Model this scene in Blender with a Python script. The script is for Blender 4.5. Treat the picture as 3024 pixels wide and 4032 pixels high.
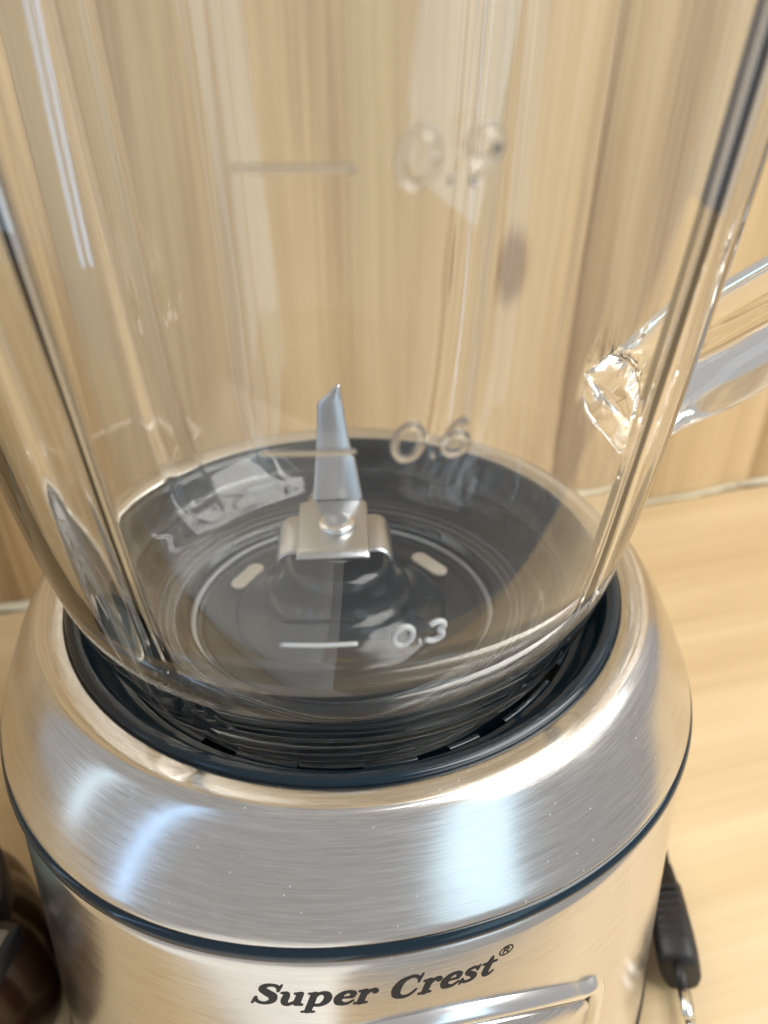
import bpy, bmesh, math, random
from mathutils import Vector, Matrix

for o in list(bpy.data.objects):
    bpy.data.objects.remove(o)
scene = bpy.context.scene
COL = scene.collection
random.seed(7)
PI = math.pi
R = math.radians
ZS = 0.12            # height of the housing seam above the table
PHI = R(7.3)         # the appliance is turned a little on the table

# ------------------------------------------------------------------ camera
cam_d = bpy.data.cameras.new('camera')
cam = bpy.data.objects.new('camera', cam_d)
COL.objects.link(cam)
right = Vector((0.99794791, -0.06400343, -0.00187606))
up = Vector((0.03679155, 0.54918523, 0.83489039))
fwd = Vector((0.05240554, 0.83324615, -0.55041304))
m = Matrix((right, up, -fwd)).transposed().to_4x4()
m.translation = Vector((0.0, -0.15412, ZS + 0.13603))
cam.matrix_world = m
cam_d.sensor_fit = 'VERTICAL'
cam_d.sensor_height = 36.0
cam_d.sensor_width = 27.0
cam_d.lens = 27.045
cam_d.clip_start = 0.005
cam_d.clip_end = 60
cam_d.dof.use_dof = True
cam_d.dof.focus_distance = 0.148
cam_d.dof.aperture_fstop = 12.5
scene.camera = cam

# ------------------------------------------------------------------ world
world = bpy.data.worlds.new('World')
scene.world = world
world.use_nodes = True
bg = world.node_tree.nodes['Background']
bg.inputs['Color'].default_value = (1.0, 0.97, 0.95, 1)
bg.inputs['Strength'].default_value = 0.31


# ------------------------------------------------------------------ lamps
def area(name, loc, target, sx, sy, radiance, col, roll=0.0):
    d = bpy.data.lights.new(name, 'AREA')
    d.shape = 'RECTANGLE'
    d.size, d.size_y = sx, sy
    d.energy = radiance * PI * sx * sy
    d.color = col
    ob = bpy.data.objects.new(name, d)
    COL.objects.link(ob)
    ob.location = loc
    v = Vector(target) - Vector(loc)
    ob.rotation_euler = (v.to_track_quat('-Z', 'Y').to_matrix() @ Matrix.Rotation(R(roll), 3, 'Z')).to_euler()
    return ob


C0 = (0, 0, ZS)
area('shop_window', (0.78, -1.26, 0.30), C0, 0.50, 1.25, 1.05, (0.56, 0.82, 1.0), -14)
area('tube_lamp', (-0.98, -0.79, 0.30), C0, 0.03, 1.25, 5.5, (0.36, 0.62, 1.0), -12)
area('door_light', (-1.25, -0.36, 0.25), C0, 0.10, 0.9, 1.2, (0.60, 0.82, 1.0), -8)
area('ceiling_lamp', (1.15, -0.45, 1.35), (0.1, 0, 0.05), 1.4, 1.4, 5.5, (1.0, 0.965, 0.91))

# ------------------------------------------------------------------ render
scene.view_settings.view_transform = 'Standard'
scene.view_settings.look = 'None'
scene.view_settings.exposure = 0.55
scene.view_settings.gamma = 1.0
scene.view_settings.use_curve_mapping = False
scene.render.engine = 'CYCLES'
cy = scene.cycles
cy.use_denoising = True
cy.max_bounces = 14
cy.transmission_bounces = 13
cy.glossy_bounces = 6
cy.diffuse_bounces = 3
cy.transparent_max_bounces = 16
cy.caustics_refractive = True
cy.caustics_reflective = True
cy.blur_glossy = 0.3
cy.sample_clamp_indirect = 6.0


# ------------------------------------------------------------------ helpers
def link(name, mesh, mat=None, parent=None, smooth=True):
    ob = bpy.data.objects.new(name, mesh)
    COL.objects.link(ob)
    if mat is not None:
        mesh.materials.append(mat)
    if smooth:
        mesh.shade_smooth()
    if parent is not None:
        ob.parent = parent
    return ob


def thing(name, label, cat, loc=(0, 0, 0), rz=0.0, kind=None):
    ob = bpy.data.objects.new(name, None)
    ob.empty_display_size = 0.02
    COL.objects.link(ob)
    ob.location = loc
    ob.rotation_euler = (0, 0, rz)
    if label:
        ob['label'] = label
        ob['category'] = cat
    if kind:
        ob['kind'] = kind
    return ob


def mesh_from(name, verts, faces):
    me = bpy.data.meshes.new(name)
    me.from_pydata([tuple(v) for v in verts], [], faces)
    me.update()
    return me


def fix_normals(me):
    bm = bmesh.new()
    bm.from_mesh(me)
    bmesh.ops.recalc_face_normals(bm, faces=bm.faces)
    bm.to_mesh(me)
    bm.free()
    return me


def crom(pts, n):
    """Catmull-Rom through tuples, n samples per span."""
    out = []
    k = len(pts)
    for i in range(k - 1):
        p0 = pts[max(i - 1, 0)]
        p1 = pts[i]
        p2 = pts[i + 1]
        p3 = pts[min(i + 2, k - 1)]
        for j in range(n):
            t = j / n
            out.append(tuple(0.5 * (2 * b + (c - a) * t + (2 * a - 5 * b + 4 * c - d) * t * t
                                    + (-a + 3 * b - 3 * c + d) * t ** 3)
                             for a, b, c, d in zip(p0, p1, p2, p3)))
    out.append(tuple(pts[-1]))
    return out


def lathe(name, prof, seg=160, rfun=None, closed=False, a0=0.0, a1=2 * PI):
    """prof: list of (r, z). rfun(r, z, ang, i) -> (r, z)."""
    full = abs(a1 - a0 - 2 * PI) < 1e-6
    na = seg if full else seg + 1
    verts, faces = [], []
    for i, (r, z) in enumerate(prof):
        for j in range(na):
            a = a0 + (a1 - a0) * j / seg
            rr, zz = rfun(r, z, a, i) if rfun else (r, z)
            verts.append((rr * math.cos(a), rr * math.sin(a), zz))
    n = len(prof)
    for i in range(n if closed else n - 1):
        i2 = (i + 1) % n
        for j in range(seg):
            j2 = (j + 1) % na if full else j + 1
            faces.append((i * na + j, i * na + j2, i2 * na + j2, i2 * na + j))
    return fix_normals(mesh_from(name, verts, faces))


def tube(name, pts, rad, sides=10, cap=True):
    """round tube along pts; rad number or list."""
    pts = [Vector(p) for p in pts]
    n = len(pts)
    verts, faces = [], []
    t0 = (pts[1] - pts[0]).normalized()
    nrm = t0.orthogonal().normalized()
    for i, p in enumerate(pts):
        t = (pts[min(i + 1, n - 1)] - pts[max(i - 1, 0)]).normalized()
        nrm = (nrm - t * nrm.dot(t)).normalized()
        b = t.cross(nrm)
        r = rad[i] if isinstance(rad, (list, tuple)) else rad
        for k in range(sides):
            a = 2 * PI * k / sides
            verts.append(p + nrm * (r * math.cos(a)) + b * (r * math.sin(a)))
    for i in range(n - 1):
        for k in range(sides):
            k2 = (k + 1) % sides
            faces.append((i * sides + k, i * sides + k2, (i + 1) * sides + k2, (i + 1) * sides + k))
    if cap:
        faces.append(tuple(range(sides))[::-1])
        faces.append(tuple((n - 1) * sides + k for k in range(sides)))
    return fix_normals(mesh_from(name, verts, faces))


def sweep(name, path, frames, section, ns=None):
    """path points, frames (side, up) per point, section list of (a, b)."""
    verts, faces = [], []
    ns = ns or len(section)
    for p, (s, u) in zip(path, frames):
        for a, b in (section(len(verts) // ns) if callable(section) else section):
            verts.append(Vector(p) + Vector(s) * a + Vector(u) * b)
    n = len(path)
    for i in range(n - 1):
        for k in range(ns):
            k2 = (k + 1) % ns
            faces.append((i * ns + k, i * ns + k2, (i + 1) * ns + k2, (i + 1) * ns + k))
    faces.append(tuple(range(ns))[::-1])
    faces.append(tuple((n - 1) * ns + k for k in range(ns)))
    return fix_normals(mesh_from(name, verts, faces))


def box(name, sx, sy, sz, bev=0.0, seg=2):
    bm = bmesh.new()
    bmesh.ops.create_cube(bm, size=1)
    bmesh.ops.scale(bm, vec=(sx, sy, sz), verts=bm.verts)
    if bev > 0:
        bmesh.ops.bevel(bm, geom=bm.edges[:], offset=bev, segments=seg, affect='EDGES', profile=0.5)
    me = bpy.data.meshes.new(name)
    bm.to_mesh(me)
    bm.free()
    return me


def plate(name, outline, thick, bend=None, bev=0.0):
    """flat outline (x, y) extruded by thick, optionally mapped by bend(x, y, z)."""
    bm = bmesh.new()
    vs = [bm.verts.new((x, y, 0)) for x, y in outline]
    f = bm.faces.new(vs)
    r = bmesh.ops.extrude_face_region(bm, geom=[f])
    up_v = [v for v in r['geom'] if isinstance(v, bmesh.types.BMVert)]
    bmesh.ops.translate(bm, verts=up_v, vec=(0, 0, thick))
    bmesh.ops.recalc_face_normals(bm, faces=bm.faces)
    if bev > 0:
        bmesh.ops.bevel(bm, geom=bm.edges[:], offset=bev, segments=2, affect='EDGES', profile=0.5)
    if bend:
        for v in bm.verts:
            v.co = bend(*v.co)
    me = bpy.data.meshes.new(name)
    bm.to_mesh(me)
    bm.free()
    return me


# ------------------------------------------------------------------ materials
def new_mat(name):
    mt = bpy.data.materials.new(name)
    mt.use_nodes = True
    nt = mt.node_tree
    return mt, nt, nt.nodes, nt.links, nt.nodes['Principled BSDF']


def simple(name, col, rough=0.4, metal=0.0, noise=0.0, scale=400.0, coat=0.0, spec=0.5):
    mt, nt, N, L, b = new_mat(name)
    b.inputs['Base Color'].default_value = (*col, 1)
    b.inputs['Roughness'].default_value = rough
    b.inputs['Metallic'].default_value = metal
    b.inputs['Specular IOR Level'].default_value = spec
    b.inputs['Coat Weight'].default_value = coat
    b.inputs['Coat Roughness'].default_value = 0.08
    if noise > 0:
        tc = N.new('ShaderNodeTexCoord')
        nz = N.new('ShaderNodeTexNoise')
        nz.inputs['Scale'].default_value = scale
        nz.inputs['Detail'].default_value = 6
        L.new(tc.outputs['Object'], nz.inputs['Vector'])
        mr = N.new('ShaderNodeMapRange')
        mr.inputs['To Min'].default_value = max(rough - noise, 0.02)
        mr.inputs['To Max'].default_value = rough + noise
        L.new(nz.outputs['Fac'], mr.inputs['Value'])
        L.new(mr.outputs['Result'], b.inputs['Roughness'])
        bp = N.new('ShaderNodeBump')
        bp.inputs['Strength'].default_value = noise * 0.5
        bp.inputs['Distance'].default_value = 0.0002
        L.new(nz.outputs['Fac'], bp.inputs['Height'])
        L.new(bp.outputs['Normal'], b.inputs['Normal'])
    return mt


def brushed(name, col=(0.71, 0.695, 0.67), rough=0.195, tangent_axis='Z', aniso=0.4, bump=0.25):
    """steel with fine brush lines running round the Z axis of the object."""
    mt, nt, N, L, b = new_mat(name)
    tc = N.new('ShaderNodeTexCoord')
    sep = N.new('ShaderNodeSeparateXYZ')
    L.new(tc.outputs['Object'], sep.inputs[0])

    def math_n(op, a, bb=None):
        n = N.new('ShaderNodeMath')
        n.operation = op
        for k, v in enumerate((a, bb)):
            if v is None:
                continue
            if isinstance(v, (int, float)):
                n.inputs[k].default_value = v
            else:
                L.new(v, n.inputs[k])
        return n.outputs[0]
    x, y, z = sep.outputs
    nx = math_n('MULTIPLY', y, -1.0)
    ang = math_n('ARCTAN2', x, nx)          # zero at the front, seam at the back
    rad = math_n('SQRT', math_n('ADD', math_n('MULTIPLY', x, x), math_n('MULTIPLY', y, y)))
    across = math_n('SUBTRACT', rad, z)

    def streak(along, acr, detail):
        cmb = N.new('ShaderNodeCombineXYZ')
        L.new(math_n('MULTIPLY', ang, along), cmb.inputs[0])
        L.new(math_n('MULTIPLY', across, acr), cmb.inputs[1])
        L.new(math_n('MULTIPLY', z, 60.0), cmb.inputs[2])
        nz = N.new('ShaderNodeTexNoise')
        nz.inputs['Scale'].default_value = 1.0
        nz.inputs['Detail'].default_value = detail
        nz.inputs['Roughness'].default_value = 0.65
        L.new(cmb.outputs[0], nz.inputs['Vector'])
        return nz.outputs['Fac']
    s1 = streak(11.0, 2600.0, 3)
    s2 = streak(4.0, 700.0, 2)
    mix = math_n('ADD', math_n('MULTIPLY', s1, 0.7), math_n('MULTIPLY', s2, 0.3))
    blotch = N.new('ShaderNodeTexNoise')
    blotch.inputs['Scale'].default_value = 45
    blotch.inputs['Detail'].default_value = 4
    L.new(tc.outputs['Object'], blotch.inputs['Vector'])
    rm = N.new('ShaderNodeMapRange')
    rm.inputs['From Min'].default_value = 0.3
    rm.inputs['From Max'].default_value = 0.7
    rm.inputs['To Min'].default_value = rough - 0.07
    rm.inputs['To Max'].default_value = rough + 0.09
    L.new(math_n('ADD', math_n('MULTIPLY', mix, 0.6), math_n('MULTIPLY', blotch.outputs['Fac'], 0.4)), rm.inputs['Value'])
    L.new(rm.outputs['Result'], b.inputs['Roughness'])
    cr = N.new('ShaderNodeMapRange')
    cr.inputs['From Min'].default_value = 0.3
    cr.inputs['From Max'].default_value = 0.7
    cr.inputs['To Min'].default_value = 0.82
    cr.inputs['To Max'].default_value = 1.10
    L.new(mix, cr.inputs['Value'])
    cm = N.new('ShaderNodeMix')
    cm.data_type = 'RGBA'
    cm.blend_type = 'MULTIPLY'
    cm.inputs['Factor'].default_value = 1.0
    cm.inputs['A'].default_value = (*col, 1)
    L.new(cr.outputs['Result'], cm.inputs['B'])
    L.new(cm.outputs['Result'], b.inputs['Base Color'])
    vd = N.new('ShaderNodeTexVoronoi')
    vd.inputs['Scale'].default_value = 800
    L.new(tc.outputs['Object'], vd.inputs['Vector'])
    sel = N.new('ShaderNodeSeparateColor')
    L.new(vd.outputs['Color'], sel.inputs[0])
    dust = math_n('MULTIPLY', math_n('LESS_THAN', vd.outputs['Distance'], 0.13), math_n('GREATER_THAN', sel.outputs[0], 0.90))
    L.new(math_n('SUBTRACT', 1.0, math_n('MULTIPLY', dust, 0.6)), b.inputs['Metallic'])
    b.inputs['Anisotropic'].default_value = aniso
    tg = N.new('ShaderNodeTangent')
    tg.direction_type = 'RADIAL'
    tg.axis = tangent_axis
    L.new(tg.outputs[0], b.inputs['Tangent'])
    bp = N.new('ShaderNodeBump')
    bp.inputs['Strength'].default_value = bump
    bp.inputs['Distance'].default_value = 0.00006
    L.new(mix, bp.inputs['Height'])
    L.new(bp.outputs['Normal'], b.inputs['Normal'])
    return mt


def wood(name, dark, mid, light, axis, stretch=(1.0, 30.0), knots=False, rough=0.45, gscale=1.0, contrast=1.0):
    """procedural wood with the grain along one object axis (0 x, 2 z)."""
    mt, nt, N, L, b = new_mat(name)
    tc = N.new('ShaderNodeTexCoord')
    oi = N.new('ShaderNodeObjectInfo')
    off = N.new('ShaderNodeVectorMath')
    off.operation = 'MULTIPLY'
    off.inputs[1].default_value = (3.7, 5.1, 2.3)
    cmb = N.new('ShaderNodeCombineXYZ')
    for k in range(3):
        L.new(oi.outputs['Random'], cmb.inputs[k])
    L.new(cmb.outputs[0], off.inputs[0])
    add = N.new('ShaderNodeVectorMath')
    add.operation = 'ADD'
    L.new(tc.outputs['Object'], add.inputs[0])
    L.new(off.outputs[0], add.inputs[1])

    def mapped(along, across):
        mp = N.new('ShaderNodeMapping')
        s = [across, across, across]
        s[axis] = along
        mp.inputs['Scale'].default_value = s
        L.new(add.outputs[0], mp.inputs['Vector'])
        return mp.outputs[0]
    n1 = N.new('ShaderNodeTexNoise')
    n1.inputs['Scale'].default_value = 1.0
    n1.inputs['Detail'].default_value = 5
    n1.inputs['Distortion'].default_value = 0.6
    L.new(mapped(2.2 * gscale, 42 * gscale), n1.inputs['Vector'])
    n2 = N.new('ShaderNodeTexNoise')
    n2.inputs['Scale'].default_value = 1.0
    n2.inputs['Detail'].default_value = 4
    L.new(mapped(9 * gscale, 420 * gscale), n2.inputs['Vector'])
    n3 = N.new('ShaderNodeTexNoise')
    n3.inputs['Scale'].default_value = 1.0
    n3.inputs['Detail'].default_value = 2
    L.new(mapped(1.5 * gscale, 7 * gscale), n3.inputs['Vector'])

    def mul(a, k):
        n = N.new('ShaderNodeMath')
        n.operation = 'MULTIPLY'
        L.new(a, n.inputs[0])
        n.inputs[1].default_value = k
        return n.outputs[0]

    def plus(a, c):
        n = N.new('ShaderNodeMath')
        n.operation = 'ADD'
        L.new(a, n.inputs[0])
        L.new(c, n.inputs[1])
        return n.outputs[0]
    v = plus(plus(mul(n1.outputs['Fac'], 0.5), mul(n2.outputs['Fac'], 0.22)), mul(n3.outputs['Fac'], 0.28))
    if knots:
        vo = N.new('ShaderNodeTexVoronoi')
        vo.inputs['Scale'].default_value = 1.0
        vo.inputs['Randomness'].default_value = 1.0
        L.new(mapped(6.0, 11.0), vo.inputs['Vector'])
        kr = N.new('ShaderNodeMapRange')
        kr.inputs['From Min'].default_value = 0.03
        kr.inputs['From Max'].default_value = 0.16
        kr.inputs['To Min'].default_value = -0.22
        kr.inputs['To Max'].default_value = 0.0
        kr.interpolation_type = 'SMOOTHSTEP'
        L.new(vo.outputs['Distance'], kr.inputs['Value'])
        v = plus(v, kr.outputs['Result'])
    cr = N.new('ShaderNodeValToRGB')
    e = cr.color_ramp.elements
    w = 0.17 / contrast
    e[0].position = 0.5 - w
    e[0].color = (*dark, 1)
    e[1].position = 0.5 + w
    e[1].color = (*light, 1)
    el = cr.color_ramp.elements.new(0.5)
    el.color = (*mid, 1)
    L.new(v, cr.inputs['Fac'])
    tr = N.new('ShaderNodeMapRange')
    tr.inputs['To Min'].default_value = 0.88
    tr.inputs['To Max'].default_value = 1.10
    L.new(oi.outputs['Random'], tr.inputs['Value'])
    tm_ = N.new('ShaderNodeMix')
    tm_.data_type = 'RGBA'
    tm_.blend_type = 'MULTIPLY'
    tm_.inputs['Factor'].default_value = 1.0
    L.new(cr.outputs['Color'], tm_.inputs['A'])
    L.new(tr.outputs['Result'], tm_.inputs['B'])
    L.new(tm_.outputs['Result'], b.inputs['Base Color'])
    b.inputs['Roughness'].default_value = rough
    bp = N.new('ShaderNodeBump')
    bp.inputs['Strength'].default_value = 0.12
    bp.inputs['Distance'].default_value = 0.0004
    L.new(n2.outputs['Fac'], bp.inputs['Height'])
    L.new(bp.outputs['Normal'], b.inputs['Normal'])
    return mt


def glass(name, col=(1, 1, 1), rough=0.0, ior=1.5, wav=0.0):
    mt, nt, N, L, b = new_mat(name)
    b.inputs['Base Color'].default_value = (*col, 1)
    b.inputs['Roughness'].default_value = rough
    b.inputs['IOR'].default_value = ior
    b.inputs['Transmission Weight'].default_value = 1.0
    if wav > 0:
        tc = N.new('ShaderNodeTexCoord')
        mp = N.new('ShaderNodeMapping')
        mp.inputs['Scale'].default_value = (60, 60, 14)
        L.new(tc.outputs['Object'], mp.inputs['Vector'])
        nz = N.new('ShaderNodeTexNoise')
        nz.inputs['Scale'].default_value = 1.0
        nz.inputs['Detail'].default_value = 2
        L.new(mp.outputs[0], nz.inputs['Vector'])
        bp = N.new('ShaderNodeBump')
        bp.inputs['Strength'].default_value = wav
        bp.inputs['Distance'].default_value = 0.001
        L.new(nz.outputs['Fac'], bp.inputs['Height'])
        L.new(bp.outputs['Normal'], b.inputs['Normal'])
    return mt


M = {}
M['steel'] = brushed('brushed_steel')
M['steel_plain'] = simple('polished_steel', (0.70, 0.69, 0.67), 0.22, 1.0, 0.08, 500)
M['blade_steel'] = simple('blade_steel', (0.47, 0.48, 0.50), 0.34, 1.0, 0.08, 700)
M['chrome'] = simple('chrome', (0.80, 0.80, 0.79), 0.20, 1.0, 0.03, 200)
M['black_gloss'] = simple('black_gloss', (0.002, 0.013, 0.024), 0.12, 0.0, 0.05, 300)  # navy base: blue window reflection put into the black plastic's colour
M['black_satin'] = simple('black_satin', (0.010, 0.010, 0.011), 0.38, 0.0, 0.08, 500)
M['black_rubber'] = simple('black_rubber', (0.002, 0.011, 0.018), 0.16, 0.0, 0.05, 300)  # hub black tinted with the same blue reflection
M['floor_disc'] = simple('floor_disc', (0.006, 0.011, 0.016), 0.34, 0.0, 0.06, 300, spec=0.35)  # blue of the reflected window mixed into the disc's black
M['dark_well'] = simple('dark_well', (0.005, 0.005, 0.006), 0.6)
M['gasket'] = simple('white_gasket', (0.36, 0.38, 0.39), 0.4)
M['thread'] = simple('thread_edge', (0.20, 0.23, 0.25), 0.3)
M['pale_oval'] = simple('pale_beige', (0.55, 0.50, 0.42), 0.45)
M['ink'] = simple('black_ink', (0.008, 0.008, 0.009), 0.6)
M['smoke'] = simple('smoked_plastic', (0.030, 0.012, 0.005), 0.25, 0.0, 0.05, 200, coat=0.3)
M['grey_label'] = simple('grey_insert', (0.16, 0.14, 0.12), 0.5)
M['glass'] = glass('jar_glass', (0.985, 0.995, 0.99), 0.0, 1.49, 0.035)
M['mark'] = glass('moulded_mark', (1, 1, 1), 0.26, 1.5)
M['mark_near_base'] = glass('moulded_mark_deep', (0.86, 0.90, 0.92), 0.50, 1.5)
M['mark_near_base'].node_tree.nodes['Principled BSDF'].inputs['Transmission Weight'].default_value = 0.6
M['paper'] = simple('white_paper', (0.80, 0.80, 0.78), 0.7, 0, 0.05, 80)
M['clear'] = glass('clear_plastic', (0.98, 0.98, 0.96), 0.03, 1.45)
M['wall'] = wood('wall_wood', (0.28, 0.175, 0.080), (0.53, 0.385, 0.210), (0.66, 0.505, 0.295), 2, knots=True, rough=0.5, gscale=0.8, contrast=1.25)
M['table'] = wood('table_wood', (0.46, 0.335, 0.175), (0.55, 0.42, 0.245), (0.63, 0.50, 0.32), 0, rough=0.42, gscale=0.9, contrast=1.15)
M['plug'] = simple('plug_rubber', (0.007, 0.007, 0.008), 0.55, 0.0, 0.08, 400)

# ------------------------------------------------------------------ setting
WL = Vector((-0.174, 0.158, 0.0))
WA = R(12.1)
wdir = Vector((math.cos(WA), math.sin(WA), 0))
wnor = Vector((math.sin(WA), -math.cos(WA), 0))   # towards the room

tab = thing('table', None, None, (0, 0, 0), 0, 'structure')
tm = box('table_top', 1.6, 0.345, 0.03, 0.002)
t_o = link('table_top', tm, M['table'], tab)
t_o.location = WL + wdir * 0.25 + wnor * 0.176 + Vector((0, 0, -0.015))
t_o.rotation_euler = (0, 0, WA)

wall = thing('wall', None, None, (0, 0, 0), 0, 'structure')
s = 0.185 - 0.128 * 5
pm = box('plank', 0.1279, 0.012, 1.3, 0.0003)
first = True
for k in range(11):
    o = link('plank', pm, M['wall'] if first else None, wall)
    first = False
    o.location = WL + wdir * (s + 0.064 + 0.128 * k) + wnor * (-0.006) + Vector((0, 0, 0.45))
    o.rotation_euler = (0, 0, WA)
bk = link('backing', box('backing', 1.5, 0.01, 1.3), M['wall'], wall, smooth=False)
bk.location = WL + wdir * (s + 0.7) + wnor * (-0.0175) + Vector((0, 0, 0.45))
bk.rotation_euler = (0, 0, WA)
# ragged pale strip where the wall panel meets the table
vs, fs = [], []
nseg = 260
for i in range(nseg + 1):
    q = -0.35 + 1.3 * i / nseg
    w = 0.0035 + 0.0022 * math.sin(q * 61) * math.sin(q * 23 + 1) + random.uniform(-0.0006, 0.0006)
    h = 0.0022 + 0.0012 * math.sin(q * 40 + 2)
    for (aa, bb) in ((0.0005, 0.0004), (0.0005, h), (w * 0.6, h * 0.8), (w, 0.0004)):
        vs.append(WL + wdir * q + wnor * aa + Vector((0, 0, bb)))
for i in range(nseg):
    for k in range(3):
        fs.append((i * 4 + k, i * 4 + k + 1, i * 4 + k + 5, i * 4 + k + 4))
me = fix_normals(mesh_from('edge_filler', vs, fs))
link('edge_filler', me, simple('edge_filler', (0.50, 0.46, 0.34), 0.6, 0, 0.1, 120), wall)

# ------------------------------------------------------------------ blender base
base = thing('countertop_blender', 'brushed steel blender base with black lettering and a black jar socket', 'blender',
             (0, 0, 0), PHI)
E4 = 0.0143


def squarish(k):
    return lambda r, z, a, i: (r * (1 - k(i) * math.cos(4 * a)), z)


# upper housing
dp = [(0.0655, 0.0185), (0.0664, 0.0197), (0.0672, 0.0203), (0.0690, 0.0209), (0.0708, 0.0212), (0.0718, 0.0212)]
B0, B1, B2 = (0.0720, 0.0212), (0.0765, 0.0195), (0.0852, 0.0008)
for i in range(1, 29):
    t = i / 28
    dp.append(tuple((1 - t) ** 2 * a + 2 * t * (1 - t) * b + t * t * c for a, b, c in zip(B0, B1, B2)))
dp += [(0.0853, 0.0002), (0.0850, -0.0002), (0.0835, -0.0004)]
dp = [(r, z + ZS) for r, z in dp]
ke = lambda i: E4 * min(max((i - 5) / 24, 0), 1)
link('upper_housing', lathe('upper_housing', dp, 240, squarish(ke)), M['steel'], base)
# black seam bead
sp = []
for i in range(17):
    a = PI / 2 - PI * i / 16
    sp.append((0.0846 + 0.0016 * math.cos(a), ZS - 0.0024 + 0.0021 * math.sin(a)))
sp = [(0.082, ZS - 0.0005)] + sp + [(0.082, ZS - 0.0045)]
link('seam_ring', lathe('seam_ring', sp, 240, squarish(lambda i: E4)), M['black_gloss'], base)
# lower housing


def hr(z):     # z relative to the seam
    return 0.0852 + 0.088 * (-z - 0.004)


hp = [(0.080, ZS - 0.0043), (0.0846, ZS - 0.0043), (0.0852, ZS - 0.0048)]
for i in range(1, 30):
    z = -0.0048 - 0.107 * i / 29
    hp.append((hr(z), ZS + z))
hp.append((0.0940, ZS - 0.1125))
lower = link('lower_housing', lathe('lower_housing', hp, 240, squarish(lambda i: E4)), M['steel'], base)
fp = [(0.090, 0.0085), (0.0945, 0.0080), (0.0955, 0.0070), (0.0960, 0.0010), (0.0945, 0.0), (0.06, 0.0)]
link('foot_ring', lathe('foot_ring', fp, 160, squarish(lambda i: E4)), M['black_satin'], base)

# jar socket: glossy black collar set into the steel rim
sk = [(0.0662, 0.0185), (0.0664, 0.0199), (0.0658, 0.0207), (0.0645, 0.0208), (0.0633, 0.0201), (0.0621, 0.0182), (0.0609, 0.0158),
      (0.0597, 0.0138), (0.0585, 0.0129), (0.0574, 0.0127)]
sk = [(r, z + ZS) for r, z in crom(sk, 3)]
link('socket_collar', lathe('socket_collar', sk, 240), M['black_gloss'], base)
# inner step of the socket with bayonet openings
openings = [(-101, -88), (-122, -114), (-77, -70), (-63, -56), (-40, -34), (-150, -144), (20, 30), (60, 75), (120, 135), (165, 172)]
step_in = [(0.0571, 0.0118), (0.0569, 0.0124), (0.0562, 0.0126), (0.0556, 0.0120), (0.0553, 0.0100), (0.0551, 0.0060)]
edges = sorted((a0, a1) for a0, a1 in openings)
cur = edges[0][1]
spans = []
for (a0, a1) in edges[1:] + [(edges[0][0] + 360, None)]:
    spans.append((cur, a0))
    cur = a1
for a0, a1 in spans:
    n = max(3, int((a1 - a0) / 1.5))
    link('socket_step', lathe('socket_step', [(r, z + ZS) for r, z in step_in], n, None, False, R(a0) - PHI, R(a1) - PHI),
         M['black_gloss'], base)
wp = [(0.0600, 0.0126), (0.0600, 0.0055), (0.0520, 0.0030), (0.0500, -0.0060), (0.0, -0.0060)]
link('socket_well', lathe('socket_well', [(r, z + ZS) for r, z in wp], 120), M['dark_well'], base)


# ---- lettering, drawn as pen strokes of changing width, wrapped on the housing
def glyph_mesh(strokes, cell=0.022, fat=0.014):
    """strokes: list of lists of (x, y, halfwidth). returns verts, faces in 2D."""
    segs = []
    for st in strokes:
        c = crom(st, 8) if len(st) > 2 else [tuple(a + (b - a) * t / 6 for a, b in zip(st[0], st[1])) for t in range(7)]
        segs += list(zip(c[:-1], c[1:]))
    xs = [p[0] for sg in segs for p in sg]
    ys = [p[1] for sg in segs for p in sg]
    x0, x1, y0, y1 = min(xs) - 0.2, max(xs) + 0.2, min(ys) - 0.2, max(ys) + 0.2
    nx, ny = int((x1 - x0) / cell) + 1, int((y1 - y0) / cell) + 1

    def sdf(x, y):
        d = 9.0
        for (ax, ay, aw), (bx, by, bw) in segs:
            vx, vy = bx - ax, by - ay
            l2 = vx * vx + vy * vy
            t = 0.0 if l2 < 1e-12 else ((x - ax) * vx + (y - ay) * vy) / l2
            t = 0.0 if t < 0 else (1.0 if t > 1 else t)
            dd = math.hypot(x - ax - t * vx, y - ay - t * vy) - (aw + (bw - aw) * t) - fat
            if dd < d:
                d = dd
        return d
    g = [[sdf(x0 + i * cell, y0 + j * cell) for i in range(nx)] for j in range(ny)]
    verts, faces, idx = [], [], {}

    def V(x, y):
        key = (round(x, 5), round(y, 5))
        if key not in idx:
            idx[key] = len(verts)
            verts.append((x, y))
        return idx[key]
    for j in range(ny - 1):
        for i in range(nx - 1):
            cs = [(i, j), (i + 1, j), (i + 1, j + 1), (i, j + 1)]
            vals = [g[b][a] for a, b in cs]
            if min(vals) > 0:
                continue
            poly = []
            for k in range(4):
                (a, b), (c, d) = cs[k], cs[(k + 1) % 4]
                va, vb = vals[k], vals[(k + 1) % 4]
                if va <= 0:
                    poly.append(V(x0 + a * cell, y0 + b * cell))
                if (va <= 0) != (vb <= 0):
                    t = va / (va - vb)
                    poly.append(V(x0 + (a + (c - a) * t) * cell, y0 + (b + (d - b) * t) * cell))
            pl = []
            for p in poly:
                if p not in pl:
                    pl.append(p)
            if len(pl) >= 3:
                faces.append(tuple(pl))
    return verts, faces


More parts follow.
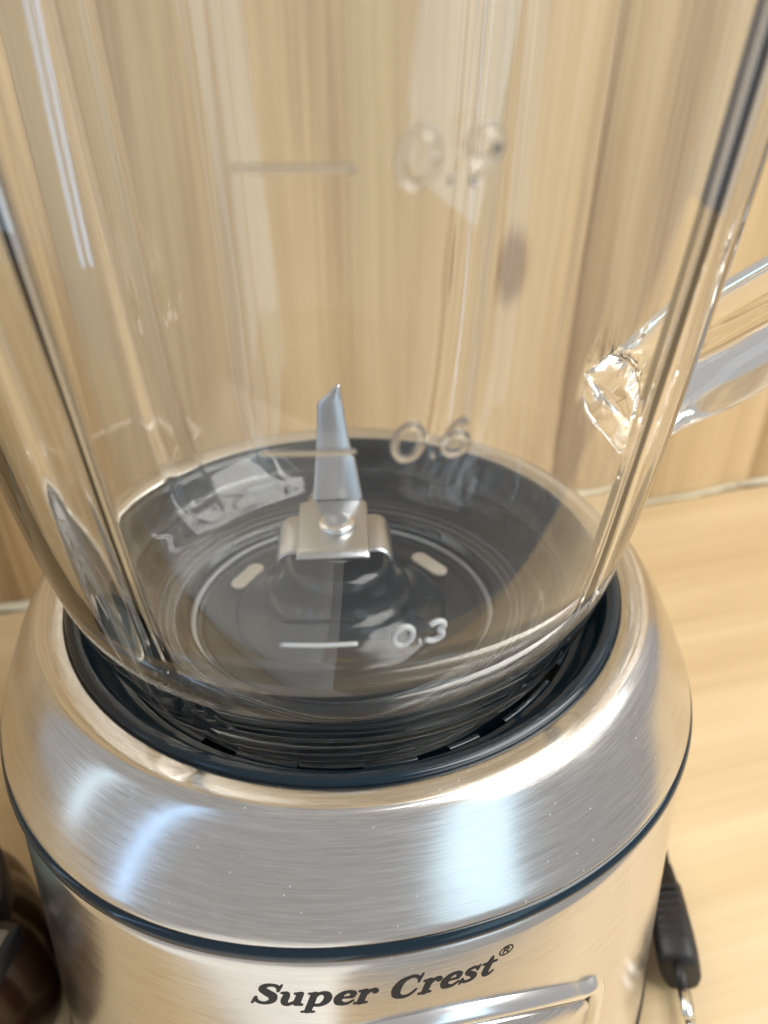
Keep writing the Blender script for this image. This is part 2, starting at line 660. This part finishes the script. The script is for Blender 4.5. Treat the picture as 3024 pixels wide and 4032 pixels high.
XH = 0.66
G = {
    'S': (0.74, [[(.63, .70, .035), (.62, .82, .05), (.53, .93, .05), (.37, .96, .055), (.20, .88, .085), (.17, .72, .105),
                  (.34, .57, .125), (.53, .42, .125), (.57, .20, .10), (.42, .05, .06), (.23, .05, .05), (.10, .15, .05), (.06, .30, .035)],
                 [(.65, .68, .025), (.68, .98, .03)], [(.01, .00, .03), (.05, .30, .03)]]),
    'u': (0.80, [[(.03, .60, .035), (.16, .61, .06), (.19, .45, .10), (.18, .24, .10), (.24, .08, .08), (.36, .06, .055), (.52, .22, .04)],
                 [(.42, .60, .035), (.56, .61, .06)], [(.57, .58, .10), (.57, .12, .10)], [(.57, .10, .09), (.74, .05, .035)]]),
    'p': (0.80, [[(.19, .58, .10), (.19, -.26, .10)], [(.03, .61, .035), (.19, .61, .05)], [(.02, -.30, .035), (.37, -.30, .035)],
                 [(.22, .42, .04), (.34, .61, .055), (.52, .60, .085), (.63, .40, .11), (.60, .18, .105), (.46, .04, .06), (.30, .05, .045), (.22, .14, .03)]]),
    'e': (0.68, [[(.15, .34, .035), (.36, .36, .035), (.54, .36, .045)],
                 [(.55, .37, .06), (.55, .52, .085), (.40, .63, .05), (.22, .55, .085), (.14, .34, .115), (.20, .13, .10), (.36, .05, .06), (.50, .07, .045), (.62, .18, .03)]]),
    'r': (0.60, [[(.19, .58, .10), (.19, .06, .10)], [(.03, .61, .035), (.19, .61, .05)], [(.02, .03, .035), (.37, .03, .035)],
                 [(.23, .38, .045), (.34, .57, .055), (.46, .60, .07), (.52, .52, .085)]]),
    'C': (0.92, [[(.76, .66, .03), (.72, .82, .045), (.58, .94, .05), (.42, .94, .06), (.22, .80, .105), (.14, .50, .135),
                  (.20, .20, .11), (.38, .05, .065), (.56, .05, .05), (.70, .16, .04), (.78, .30, .025)],
                 [(.76, .64, .025), (.79, .98, .03)]]),
    's': (0.60, [[(.46, .46, .025), (.44, .55, .035), (.36, .62, .04), (.24, .62, .045), (.15, .55, .065), (.16, .44, .075),
                  (.30, .35, .085), (.42, .24, .085), (.42, .12, .065), (.32, .05, .045), (.18, .05, .04), (.09, .12, .04), (.06, .22, .025)],
                 [(.47, .45, .02), (.49, .65, .025)], [(.02, .02, .025), (.05, .22, .025)]]),
    't': (0.52, [[(.24, .84, .03), (.22, .62, .09), (.20, .38, .105), (.20, .18, .10), (.27, .07, .07), (.38, .07, .04), (.47, .16, .025)],
                 [(.02, .60, .035), (.44, .60, .035)]]),
}
reg = [[(.20 + .20 * math.cos(2 * PI * i / 20), .2 + .2 * math.sin(2 * PI * i / 20), .018) for i in range(21)],
       [(.13, .31, .018), (.13, .09, .018)], [(.13, .31, .016), (.23, .31, .018), (.27, .255, .02), (.23, .20, .018), (.13, .20, .016)],
       [(.20, .20, .018), (.29, .09, .02)]]
word = 'Super Crest'
total = sum(G[c][0] if c != ' ' else 0.42 for c in word)
CAP = 0.0063
ARC = 0.0462
KX = ARC / total           # letters are set wide
SHEAR = 0.30


def on_housing(sx, z, lift):
    """sx metres along the surface from the front centre, z above the table -> point in the base frame"""
    zr = z - ZS
    rr = hr(zr)
    a = -PI / 2 + sx / rr
    r = rr * (1 - E4 * math.cos(4 * a)) + lift
    return (r * math.cos(a), r * math.sin(a), z)


letter = thing_parent = bpy.data.objects.new('lettering', None)
COL.objects.link(letter)
letter.parent = base
letter['label'] = 'black italic serif lettering reading Super Crest'
X0 = -0.0315
ZB = ZS - 0.0178
cache = {}
pen = 0.0


def place_glyph(name, vf, dx, dz, kx, kz):
    v2, fc = vf
    vv = []
    for lift in (0.00005,):
        for x, y in v2:
            sx = X0 + dx + (x + SHEAR * y * (kz / kx)) * kx
            vv.append(on_housing(sx, ZB + dz + y * kz, lift))
    me = fix_normals(mesh_from(name, vv, fc))
    o = link(name, me, M['ink'], letter, smooth=False)
    return o


for c in word:
    if c == ' ':
        pen += 0.42 * KX
        continue
    if c not in cache:
        cache[c] = glyph_mesh(G[c][1])
    place_glyph('letter', cache[c], pen, 0.0, KX, CAP)
    pen += G[c][0] * KX
place_glyph('registered_mark', glyph_mesh(reg, 0.012, 0.004), pen + 0.0009, 0.0046, KX * 1.05, CAP * 0.95)

# ---- control panel: chrome frame with a brushed plate
PW, PTOP, PDROP = 0.0462, -0.0245, 0.021


def panel_outline(inset, n=14):
    """closed outline (s, z) rel. to front centre and seam"""
    w = PW - inset
    top = lambda sx: PTOP - inset - PDROP * (sx / PW) ** 2
    bot = lambda sx: -0.096 + inset + 0.010 * (sx / PW) ** 2
    rc = 0.0065 - inset * 0.4
    pts = []
    for i in range(25):
        sx = -(w - rc) + 2 * (w - rc) * i / 24
        pts.append((sx, top(sx)))
    sx0, z0 = w - rc, top(w - rc)
    for i in range(1, 7):
        a = PI / 2 * i / 6 * 0.95
        pts.append((sx0 + rc * math.sin(a), z0 - rc * (1 - math.cos(a)) - 0.0012 * i / 6))
    zb = bot(w)
    for i in range(1, 6):
        pts.append((w, pts[-1][1] + (zb + rc - pts[-1][1]) * i / 6))
    for i in range(21):
        sx = (w - rc) - 2 * (w - rc) * i / 20
        pts.append((sx, bot(sx)))
    left = [(-x, z) for x, z in pts[25:36]]
    pts += left[::-1]
    return pts


def panel_ring(name, ins_lift):
    rows = [[on_housing(sx, ZS + z, lift) for sx, z in panel_outline(ins)] for ins, lift in ins_lift]
    n = len(rows[0])
    vv = [p for r_ in rows for p in r_]
    ff = []
    for i in range(len(rows) - 1):
        for k in range(n):
            k2 = (k + 1) % n
            ff.append((i * n + k, i * n + k2, (i + 1) * n + k2, (i + 1) * n + k))
    return vv, ff, n


panel = bpy.data.objects.new('control_panel', None)
COL.objects.link(panel)
panel.parent = base
vv, ff, n = panel_ring('frame', [(-0.0006, -0.0003), (0.0, 0.0006), (0.0006, 0.0012), (0.0014, 0.0017), (0.0024, 0.0019),
                                 (0.0034, 0.0017), (0.0042, 0.0012), (0.0046, 0.0006), (0.0047, 0.0001)])
link('frame', fix_normals(mesh_from('frame', vv, ff)), M['chrome'], panel)
vv, ff, n = panel_ring('gap', [(0.0044, 0.0003), (0.0062, 0.0003)])
link('gap', fix_normals(mesh_from('gap', vv, ff)), M['dark_well'], panel)
vv, ff, n = panel_ring('plate', [(0.0056, 0.0003), (0.0056, 0.0012), (0.0060, 0.0016), (0.0120, 0.0016), (0.0200, 0.0016), (0.0240, 0.0016)])
ff.append(tuple(range(len(vv) - n, len(vv))))
link('plate', fix_normals(mesh_from('plate', vv, ff)), M['steel'], panel)

# ------------------------------------------------------------------ jar
JX = -0.0010
jar = thing('blender_jar', 'clear glass blender jar with ribs, handle and steel blades standing in the base', 'blender jar',
            (JX, 0, ZS), PHI)
outer_c = [(0.0420, 0.0032), (0.0470, 0.0032), (0.0500, 0.0042), (0.0518, 0.0066), (0.0534, 0.0096), (0.0556, 0.0130), (0.0583, 0.0180), (0.0607, 0.0240),
           (0.0632, 0.0320), (0.0656, 0.0430), (0.0682, 0.0600), (0.0714, 0.0900), (0.0742, 0.1200),
           (0.0770, 0.1600), (0.0790, 0.1950)]
outer = crom(outer_c, 6)
inner_c = [(0.0752, 0.1950), (0.0732, 0.1600), (0.0704, 0.1200), (0.0676, 0.0900), (0.0643, 0.0600), (0.0614, 0.0430),
           (0.0584, 0.0320), (0.0552, 0.0240), (0.0518, 0.0185), (0.0485, 0.0150), (0.0455, 0.0122), (0.0430, 0.0112),
           (0.0405, 0.0106), (0.0385, 0.0100)]
inner = crom(inner_c, 6)
rim_top = [(0.0786, 0.1975), (0.0771, 0.1985), (0.0757, 0.1975)]
hole = [(0.0376, 0.0090), (0.0374, 0.0070), (0.0376, 0.0045), (0.0390, 0.0032)]
jp = outer + rim_top + inner + hole
n_out = len(outer) + len(rim_top)
n_in = n_out + len(inner)


def smooth01(x):
    x = min(max(x, 0.0), 1.0)
    return x * x * (3 - 2 * x)


FLUTES = [R(a) for a in (-131, -49, 49, 131)]


def jar_fun(r, z, a, i):
    if n_out <= i < n_in:
        up_f = smooth01((z - 0.011) / 0.014)
        d = min(abs((a - f_ + PI) % (2 * PI) - PI) for f_ in FLUTES) * max(r, 0.03)
        rib = 1 - smooth01((d - 0.0042) / 0.0026)
        lobe = 0.0010 * math.cos(4 * a) * smooth01((z - 0.014) / 0.03)
        crown = 0.0006 * max(0.0, 1 - (d / 0.0045) ** 2)
        return r - lobe * 0.5 - (0.0022 * rib + crown) * up_f, z
    return r, z


body = link('glass_body', lathe('glass_body', jp, 480, jar_fun, True), M['glass'], jar)

# handle: grooved bar that leaves the wall at the right
path2 = crom([(0.0655, 0.0545), (0.0760, 0.0605), (0.0900, 0.0684), (0.1040, 0.0762), (0.1180, 0.0842), (0.1270, 0.0910), (0.1300, 0.1080),
              (0.1290, 0.1300), (0.1240, 0.1520), (0.1120, 0.1690), (0.0950, 0.1765), (0.0755, 0.1780)], 12)
hw, ht, gw, gd = 0.0140, 0.0080, 0.0070, 0.0036
pr0 = [(-hw, -ht + 0.0035), (-hw + 0.0035, -ht), (0.0, -ht), (hw - 0.0035, -ht), (hw, -ht + 0.0035), (hw, ht - 0.0025), (hw - 0.0025, ht),
       (gw + 0.0010, ht), (gw - 0.0010, ht - gd * 0.6), (gw - 0.0030, ht - gd), (0.0, ht - gd), (-gw + 0.0030, ht - gd), (-gw + 0.0010, ht - gd * 0.6),
       (-gw - 0.0010, ht), (-hw + 0.0025, ht), (-hw, ht - 0.0025)]
pr = crom(pr0[-1:] + pr0 + pr0[:2], 3)
pr = pr[3:3 + 3 * len(pr0)]
pts, frs = [], []
np_ = len(path2)
for i, (r, z) in enumerate(path2):
    a_, b_ = path2[max(i - 1, 0)], path2[min(i + 1, np_ - 1)]
    t = Vector((b_[0] - a_[0], 0, b_[1] - a_[1])).normalized()
    upv = Vector((-t.z, 0, t.x))
    flare = 1 + 0.14 * max(0, 1 - i / 18) ** 2
    pts.append(Vector((r, 0, z)))
    frs.append((Vector((0, 1, 0)) * flare, upv * flare))
def bar_section(i):
    w_ = smooth01((i - 7) / 16)
    out_ = []
    for a_, b_ in pr:
        t_ = math.atan2(b_ / ht, a_ / hw)
        ex, ey = hw * 1.02 * math.cos(t_), ht * 1.12 * math.sin(t_)
        out_.append((ex + (a_ - ex) * w_, ey + (b_ - ey) * w_))
    return out_


hm = sweep('handle', pts, frs, bar_section, len(pr))
bmh = bmesh.new()
bmh.from_mesh(hm)
bmesh.ops.recalc_face_normals(bmh, faces=bmh.faces)
sharp = [e for e in bmh.edges if len(e.link_faces) == 2 and e.calc_face_angle(0) > 0.35 and max(v.co.x for v in e.verts) > 0.068 and abs(e.verts[0].co.z - e.verts[1].co.z) + abs(e.verts[0].co.x - e.verts[1].co.x) > 1e-5]
bmh.to_mesh(hm)
bmh.free()
handle = link('handle', hm, M['glass'], jar)
# fuse bar and wall into one skin, then give each its own faces
bo = body.modifiers.new('fuse', 'BOOLEAN')
bo.operation = 'UNION'
bo.solver = 'MANIFOLD'
bo.object = handle
bpy.context.view_layer.update()
dg = bpy.context.evaluated_depsgraph_get()
fused = bpy.data.meshes.new_from_object(body.evaluated_get(dg))
body.modifiers.remove(bo)


def keep_faces(src, name, test):
    b_ = bmesh.new()
    b_.from_mesh(src)
    b_.normal_update()
    lay = b_.verts.layers.float_vector.new('skin_normal')
    for v in b_.verts:
        v[lay] = v.normal
    drop = [f_ for f_ in b_.faces if not test(f_)]
    bmesh.ops.delete(b_, geom=drop, context='FACES')
    nrm_ = [tuple(v[lay]) for v in b_.verts]
    me_ = bpy.data.meshes.new(name)
    b_.to_mesh(me_)
    b_.free()
    me_.materials.clear()
    me_.materials.append(M['glass'])
    me_.shade_smooth()
    me_.normals_split_custom_set_from_vertices(nrm_)
    return me_


zt_ = [p[1] for p in outer]
rt_ = [p[0] for p in outer]


def on_wall(f_):
    c_ = f_.calc_center_median()
    if c_.x < 0.04:
        return True
    rr_ = math.hypot(c_.x, c_.y)
    if c_.z < zt_[10] or c_.z > zt_[-1]:
        return True
    k_ = max(i_ for i_ in range(len(zt_) - 1) if zt_[i_] <= c_.z)
    ro_ = rt_[k_] + (rt_[k_ + 1] - rt_[k_]) * (c_.z - zt_[k_]) / max(zt_[k_ + 1] - zt_[k_], 1e-9)
    return rr_ < ro_ + 0.00006


def soften_seam(src):
    b_ = bmesh.new()
    b_.from_mesh(src)
    bmesh.ops.remove_doubles(b_, verts=b_.verts, dist=0.00008)
    lo = {f_: on_wall(f_) for f_ in b_.faces}
    ring = {v for v in b_.verts if len({lo[f_] for f_ in v.link_faces}) == 2}
    zone = set(ring)
    for _ in range(3):
        zone |= {e.other_vert(v) for v in zone for e in v.link_edges}
    for _ in range(10):
        bmesh.ops.smooth_vert(b_, verts=list(zone), factor=0.5, use_axis_x=True, use_axis_y=True, use_axis_z=True)
    b_.to_mesh(src)
    b_.free()


if len(fused.polygons) > 5000:
    soften_seam(fused)
    body.data = keep_faces(fused, 'glass_body', on_wall)
    handle.data = keep_faces(fused, 'handle', lambda f_: not on_wall(f_))

# raised graduation marks on the front wall
from bisect import bisect


def jar_r(z):
    zs_ = [p[1] for p in outer]
    i = min(max(bisect(zs_, z, 3), 4), len(outer) - 1)
    (r0, z0), (r1, z1) = outer[i - 1], outer[i]
    return r0 + (r1 - r0) * (z - z0) / (z1 - z0)


def on_jar(sx, z, lift=0.0):
    r = jar_r(z)
    a = -PI / 2 + sx / r
    r += lift
    return (r * math.cos(a), r * math.sin(a), z)


def circ(cx_, cy_, rx, ry, a0, a1, n=18):
    return [(cx_ + rx * math.cos(R(a0 + (a1 - a0) * i / n)), cy_ + ry * math.sin(R(a0 + (a1 - a0) * i / n))) for i in range(n + 1)]


DIG = {
    '0': [circ(.36, .5, .34, .48, 0, 360, 28)],
    '.': [[(.08, .06), (.14, .06)]],
    '3': [circ(.30, .74, .27, .24, 150, -75, 16) + circ(.28, .27, .32, .26, 75, -150, 18)],
    '6': [circ(.34, .30, .30, .29, 0, 360, 24), [(.06, .34), (.10, .62), (.26, .88), (.50, .97)]],
    '9': [circ(.34, .70, .30, .28, 0, 360, 24), [(.64, .66), (.60, .38), (.44, .12), (.20, .03)]],
}
ADV = {'0': .92, '.': .34, '3': .8, '6': .85, '9': .85}
ROT = R(6)
for txt, z0, h in (('0.3', 0.0558, 0.0043), ('0.6', 0.0912, 0.0050), ('0.9', 0.1237, 0.0052)):
    mark = bpy.data.objects.new('graduation_mark', None)
    COL.objects.link(mark)
    mark.parent = jar
    pen = 0.0034 - 0.5 * h * sum(ADV[c] for c in txt)
    for ch in txt:
        for st in DIG[ch]:
            p3 = [on_jar(pen + x * h + 0.10 * y * h, z0 - h / 2 + y * h, 0.00008) for x, y in st]
            link('digit', tube('digit', p3, 0.00052 if ch != '.' else 0.0006, 8), M['mark_near_base' if txt == '0.3' else 'mark'], mark)
        pen += ADV[ch] * h
    p3 = [on_jar(-0.0180 + 0.0118 * i / 12, z0 - h * 0.15, 0.00005) for i in range(13)]
    link('tick_line', tube('tick_line', p3, 0.0004, 8), M['mark_near_base' if txt == '0.3' else 'mark'], mark)

# blade unit inside the jar
collar = [(0.0508, -0.0050), (0.0508, 0.0046), (0.0500, 0.0052), (0.0485, 0.0052), (0.0470, 0.0050), (0.0462, 0.0044), (0.0452, 0.0050), (0.0440, 0.0050),
          (0.0432, 0.0044), (0.0420, 0.0050), (0.0390, 0.0050), (0.0372, 0.0050), (0.0368, 0.0052), (0.0364, 0.0056), (0.0350, 0.0052)]
disc = [(0.0350, 0.0052), (0.0335, 0.0044), (0.0300, 0.0046), (0.0270, 0.0054), (0.0245, 0.0064)]
cone = [(0.0262, 0.0058), (0.0252, 0.0068), (0.0234, 0.0078), (0.0208, 0.0094), (0.0184, 0.0116), (0.0172, 0.0132), (0.0160, 0.0142), (0.0144, 0.0166),
        (0.0134, 0.0196), (0.0126, 0.0220), (0.0112, 0.0236), (0.0090, 0.0243), (0.0060, 0.0244), (0.0, 0.0244)]
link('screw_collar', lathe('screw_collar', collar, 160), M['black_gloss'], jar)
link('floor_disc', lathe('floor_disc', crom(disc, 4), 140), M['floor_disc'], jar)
for r_ in (0.0424, 0.0445, 0.0470):
    tp = [(r_ + 0.00028 * math.cos(2 * PI * i / 8), 0.0053 + 0.00028 * math.sin(2 * PI * i / 8)) for i in range(8)]
    link('thread_ring', lathe('thread_ring', tp, 120, None, True), M['thread'], jar)
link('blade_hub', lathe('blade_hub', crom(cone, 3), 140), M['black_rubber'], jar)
pill = [(0.0036 + 0.0023 * math.cos(R(a)), 0.0023 * math.sin(R(a))) for a in range(-90, 91, 15)] + \
       [(-0.0036 + 0.0023 * math.cos(R(a)), 0.0023 * math.sin(R(a))) for a in range(90, 271, 15)]
pill_m = plate('pale_oval', pill, 0.0012, None, 0.0003)  # flat pale beige ovals on the floor disc
for k, (a, r) in enumerate(((141, 0.0285), (28, 0.0295))):
    o = link('pale_oval', pill_m, M['pale_oval'] if k == 0 else None, jar)
    o.location = (r * math.cos(R(a)), r * math.sin(R(a)), 0.0052)
    o.rotation_euler = (0, 0, R(a + 90))
gp = [(0.0370 + 0.0007 * math.cos(2 * PI * i / 10), 0.0058 + 0.0007 * math.sin(2 * PI * i / 10)) for i in range(10)]
link('sealing_ring', lathe('sealing_ring', gp, 140, None, True), M['gasket'], jar)
sp_ = [(0.0048, 0.0230), (0.0048, 0.0285), (0.0, 0.0285)]
link('spindle', lathe('spindle', sp_, 40), M['steel_plain'], jar)

KB = Matrix.Translation((-0.0008, 0, 0)) @ Matrix.Rotation(-PHI - R(1), 4, 'Z')


def bent(base_z, bend_r, y_bend, ang, sgn):
    """flat strip along +y bends by ang after y_bend."""
    def f(x, y, z):
        yy = y * sgn
        if yy <= y_bend:
            p = Vector((x, yy, z))
        else:
            d = yy - y_bend
            la = bend_r * abs(ang)
            s_ = 1 if ang > 0 else -1
            th = min(d / bend_r, abs(ang))
            rest = max(d - la, 0)
            rr_ = bend_r - s_ * z
            p = Vector((x, y_bend + rr_ * math.sin(th), s_ * (bend_r - rr_ * math.cos(th)) + (0)))
            p += Vector((0, math.cos(th), s_ * math.sin(th))) * rest
        p = Vector((p.x, p.y * sgn, p.z + base_z))
        return KB @ p
    return f


def strip(pts_l, pts_r, n=10):
    """outline from left points and right points (x, y), y increasing; subdivided."""
    l = crom(pts_l, n) if len(pts_l) > 2 else pts_l
    r_ = crom(pts_r, n) if len(pts_r) > 2 else pts_r
    return l, r_


def blade_mesh(name, rows, thick, fn):
    """rows: list of (xl, xr, y)."""
    verts, faces = [], []
    for xl, xr, y in rows:
        for z in (0, thick):
            for t in (0, 0.06, 0.5, 0.94, 1.0):
                zz = z
                if t in (0, 1.0):
                    zz = thick * 0.5 + (z - thick * 0.5) * 0.35
                verts.append(fn(xl + (xr - xl) * t, y, zz))
    n = len(rows)
    for i in range(n - 1):
        a, b = i * 10, (i + 1) * 10
        for k in range(4):
            faces.append((a + k, a + k + 1, b + k + 1, b + k))
            faces.append((a + 5 + k, b + 5 + k, b + 6 + k, a + 6 + k))
        faces.append((a, b, b + 5, a + 5))
        faces.append((a + 4, a + 9, b + 9, b + 4))
    for e in (0, (n - 1) * 10):
        for k in range(4):
            faces.append((e + k, e + k + 1, e + 6 + k, e + 5 + k))
    return fix_normals(mesh_from(name, verts, faces))


# tall blade: foot plate with rivet, then bent upright
rows = []
for i in range(7):
    y = -0.0120 + 0.0222 * i / 6
    rows.append((-0.0083, 0.0079, y))
rows += [(-0.0083, 0.0076, 0.0112), (-0.0054, 0.0074, 0.0118)]
for i in range(1, 31):
    t = i / 30
    y = 0.0118 + 0.0310 * t
    xl = -0.0052 + 0.0020 * t + 0.0004 * math.sin(t * 3)
    xr = 0.0072 - 0.0044 * t - (0.0006 if t > 0.42 else 0)
    if t > 0.86:
        xl += (t - 0.86) / 0.14 * (xr - xl) * 0.93
    rows.append((xl, xr, y))
link('upright_blade', blade_mesh('upright_blade', rows, 0.0013, bent(0.0305, 0.0012, 0.0118, R(76), 1)), M['blade_steel'], jar)
rows = [(-0.0070, 0.0070, 0.0085 + 0.014 * i / 10) for i in range(11)]
rows = [(-0.0072 + 0.0022 * max(0, i - 3) / 9, 0.0072 - 0.0022 * max(0, i - 3) / 9, 0.0085 + 0.013 * i / 12) for i in range(13)]
link('lowered_blade', blade_mesh('lowered_blade', rows, 0.0013, bent(0.0290, 0.0018, 0.0105, R(-55), -1)), M['blade_steel'], jar)
# cross blade with two rounded wings bent down
rows = []
for i in range(41):
    y = -0.0150 + 0.0300 * i / 40
    e = abs(y)
    w = 0.0078
    if e > 0.0134:
        w *= math.sqrt(max(0.3, 1 - ((e - 0.0134) / 0.0021) ** 2))
    rows.append((-w, w, y))


def wing(x, y, z):
    s_ = 1 if y > 0 else -1
    b_ = bent(0.0291, 0.0026, 0.0094, R(-78), s_)
    p = KB.inverted() @ Vector(b_(x, y, z))
    return KB @ (Matrix.Rotation(R(90), 4, 'Z') @ p)


link('cross_blade', blade_mesh('cross_blade', rows, 0.0013, wing), M['blade_steel'], jar)
rv = [(0.0, 0.0), (0.0038, 0.0)]
rivet = [(0.0044, 0.0316), (0.0044, 0.0326), (0.0040, 0.0334), (0.0034, 0.0337), (0.0024, 0.0336), (0.0, 0.0335)]
link('rivet', lathe('rivet', rivet, 40), M['steel_plain'], jar)

# ------------------------------------------------------------------ plug
pl = thing('power_plug', 'black two-pin power plug lying on the table right of the base', 'plug', (0.0965, -0.0430, 0.0), R(-11))
pl.scale = (0.78, 0.78, 0.78)
prof = [(0.0, 0.0112, 0.0064), (0.002, 0.0122, 0.0076), (0.008, 0.0127, 0.0080), (0.016, 0.0120, 0.0078), (0.026, 0.0096, 0.0072),
        (0.034, 0.0070, 0.0066), (0.0345, 0.0058, 0.0058), (0.044, 0.0045, 0.0046), (0.0445, 0.0038, 0.0040), (0.058, 0.0034, 0.0036)]
vv, ff = [], []
for (y, a_, b_) in prof:
    for k in range(24):
        t = 2 * PI * k / 24
        ct, st = math.cos(t), math.sin(t)
        vv.append((a_ * math.copysign(abs(ct) ** 0.6, ct), y, 0.0092 + b_ * math.copysign(abs(st) ** 0.6, st)))
for i in range(len(prof) - 1):
    for k in range(24):
        k2 = (k + 1) % 24
        ff.append((i * 24 + k, i * 24 + k2, (i + 1) * 24 + k2, (i + 1) * 24 + k))
ff.append(tuple(range(24)))
ff.append(tuple((len(prof) - 1) * 24 + k for k in range(24)))
link('plug_body', fix_normals(mesh_from('plug_body', vv, ff)), M['plug'], pl)
for i in range(7):
    y = 0.009 + i * 0.0036
    a_ = 0.0128 - 0.00045 * i
    for sx in (1, -1):
        o = link('grip_rib', box('grip_rib', 0.0012, 0.0016, 0.010, 0.0004), M['plug'], pl)
        o.location = (sx * (a_ - 0.0006 - max(0, i - 2) * 0.0002), y, 0.0092)
for sx in (-1, 1):
    link('pin_sleeve', tube('pin_sleeve', [(sx * 0.0086, 0.001, 0.0092), (sx * 0.0085, -0.0095, 0.0092)], 0.0021, 16), M['plug'], pl)
    link('pin', tube('pin', [(sx * 0.0085, -0.009, 0.0092), (sx * 0.0083, -0.0185, 0.0092), (sx * 0.0083, -0.0195, 0.0092)],
                     [0.0020, 0.0020, 0.0011], 16), M['chrome'], pl)
cp = crom([(0, 0.056, 0.0147), (0.002, 0.075, 0.008), (0.012, 0.10, 0.0040), (0.010, 0.13, 0.0036), (-0.02, 0.15, 0.0036), (-0.06, 0.15, 0.0036),
           (-0.09, 0.135, 0.006)], 8)
link('cord', tube('cord', cp, 0.0034, 12), M['plug'], pl)

ROLL = Matrix.Translation((0, 0, 0.0147)) @ Matrix.Rotation(R(72), 4, 'Y') @ Matrix.Translation((0, 0, -0.0092))
bpy.context.view_layer.update()
for ch in pl.children:
    if ch.name.split('.')[0] != 'cord':
        ch.matrix_local = ROLL @ ch.matrix_local
# ------------------------------------------------------------------ grinder cup at the left edge
cup = thing('grinder_cup', 'dark ribbed grinder cup with a black lugged rim at the left edge', 'cup', (-0.1315, -0.0350, 0.0))
cup.scale = (1, 1, 0.88)
bp_ = [(0.0, 0.0015), (0.030, 0.0), (0.038, 0.001), (0.0400, 0.004), (0.0400, 0.020), (0.0385, 0.036), (0.0350, 0.047), (0.0335, 0.050)]
link('ribbed_body', lathe('ribbed_body', crom(bp_, 4), 192,
     lambda r, z, a, i: (r * (1 + 0.035 * abs(math.cos(7 * a)) * smooth01(r / 0.03) - 0.02), z)), M['smoke'], cup)
rp = [(0.0300, 0.048), (0.0345, 0.048), (0.0352, 0.050), (0.0352, 0.060), (0.0345, 0.0615), (0.0310, 0.0615), (0.0300, 0.060), (0.0290, 0.052)]
link('rim', lathe('rim', rp, 96), M['black_satin'], cup)
for k, a in enumerate((-13, 107, 227)):
    ca, sa = math.cos(R(a)), math.sin(R(a))
    o = link('lug', box('lug', 0.0070, 0.0150, 0.0085, 0.0010), M['black_satin'], cup)
    o.location = (0.0372 * ca, 0.0372 * sa, 0.0545)
    o.rotation_euler = (0, 0, R(a))
    g = link('insert', box('insert', 0.0030, 0.0095, 0.0006, 0.0002), M['grey_label'], o)
    g.location = (0.0004, 0, 0.0045)
link('lid_disc', lathe('lid_disc', [(0.0, 0.0565), (0.026, 0.0565), (0.0302, 0.0555)], 64),
     simple('lid_grey', (0.10, 0.14, 0.14), 0.3), cup)

# ------------------------------------------------------------------ paper sheet in front of the base, mirrored in the jar and the steel
sheet = thing('paper_sheet', 'white paper sheet lying in front of the base, seen mirrored in the jar', 'paper', (-0.014, -0.124, 0.0), R(9))
vs, fs = [], []
nx, ny = 16, 18
for top in (0, 1):
    for jj in range(ny + 1):
        for ii in range(nx + 1):
            x, y = -0.20 * ii / nx, -0.21 * jj / ny
            z = 0.0004 + 0.0016 * (1 + math.sin(x * 31 + y * 12)) * (0.3 + 0.7 * ii / nx) * 0.5 + 0.0002 * top
            vs.append((x, y, z))
w_ = nx + 1
o2 = (nx + 1) * (ny + 1)
for jj in range(ny):
    for ii in range(nx):
        q0 = jj * w_ + ii
        fs.append((q0, q0 + 1, q0 + w_ + 1, q0 + w_))
        fs.append((o2 + q0, o2 + q0 + w_, o2 + q0 + w_ + 1, o2 + q0 + 1))
for ii in range(nx):
    for q0 in (ii, ny * w_ + ii):
        fs.append((q0, q0 + 1, o2 + q0 + 1, o2 + q0))
for jj in range(ny):
    for q0 in (jj * w_, jj * w_ + nx):
        fs.append((q0, q0 + w_, o2 + q0 + w_, o2 + q0))
link('page', fix_normals(mesh_from('page', vs, fs)), M['paper'], sheet)
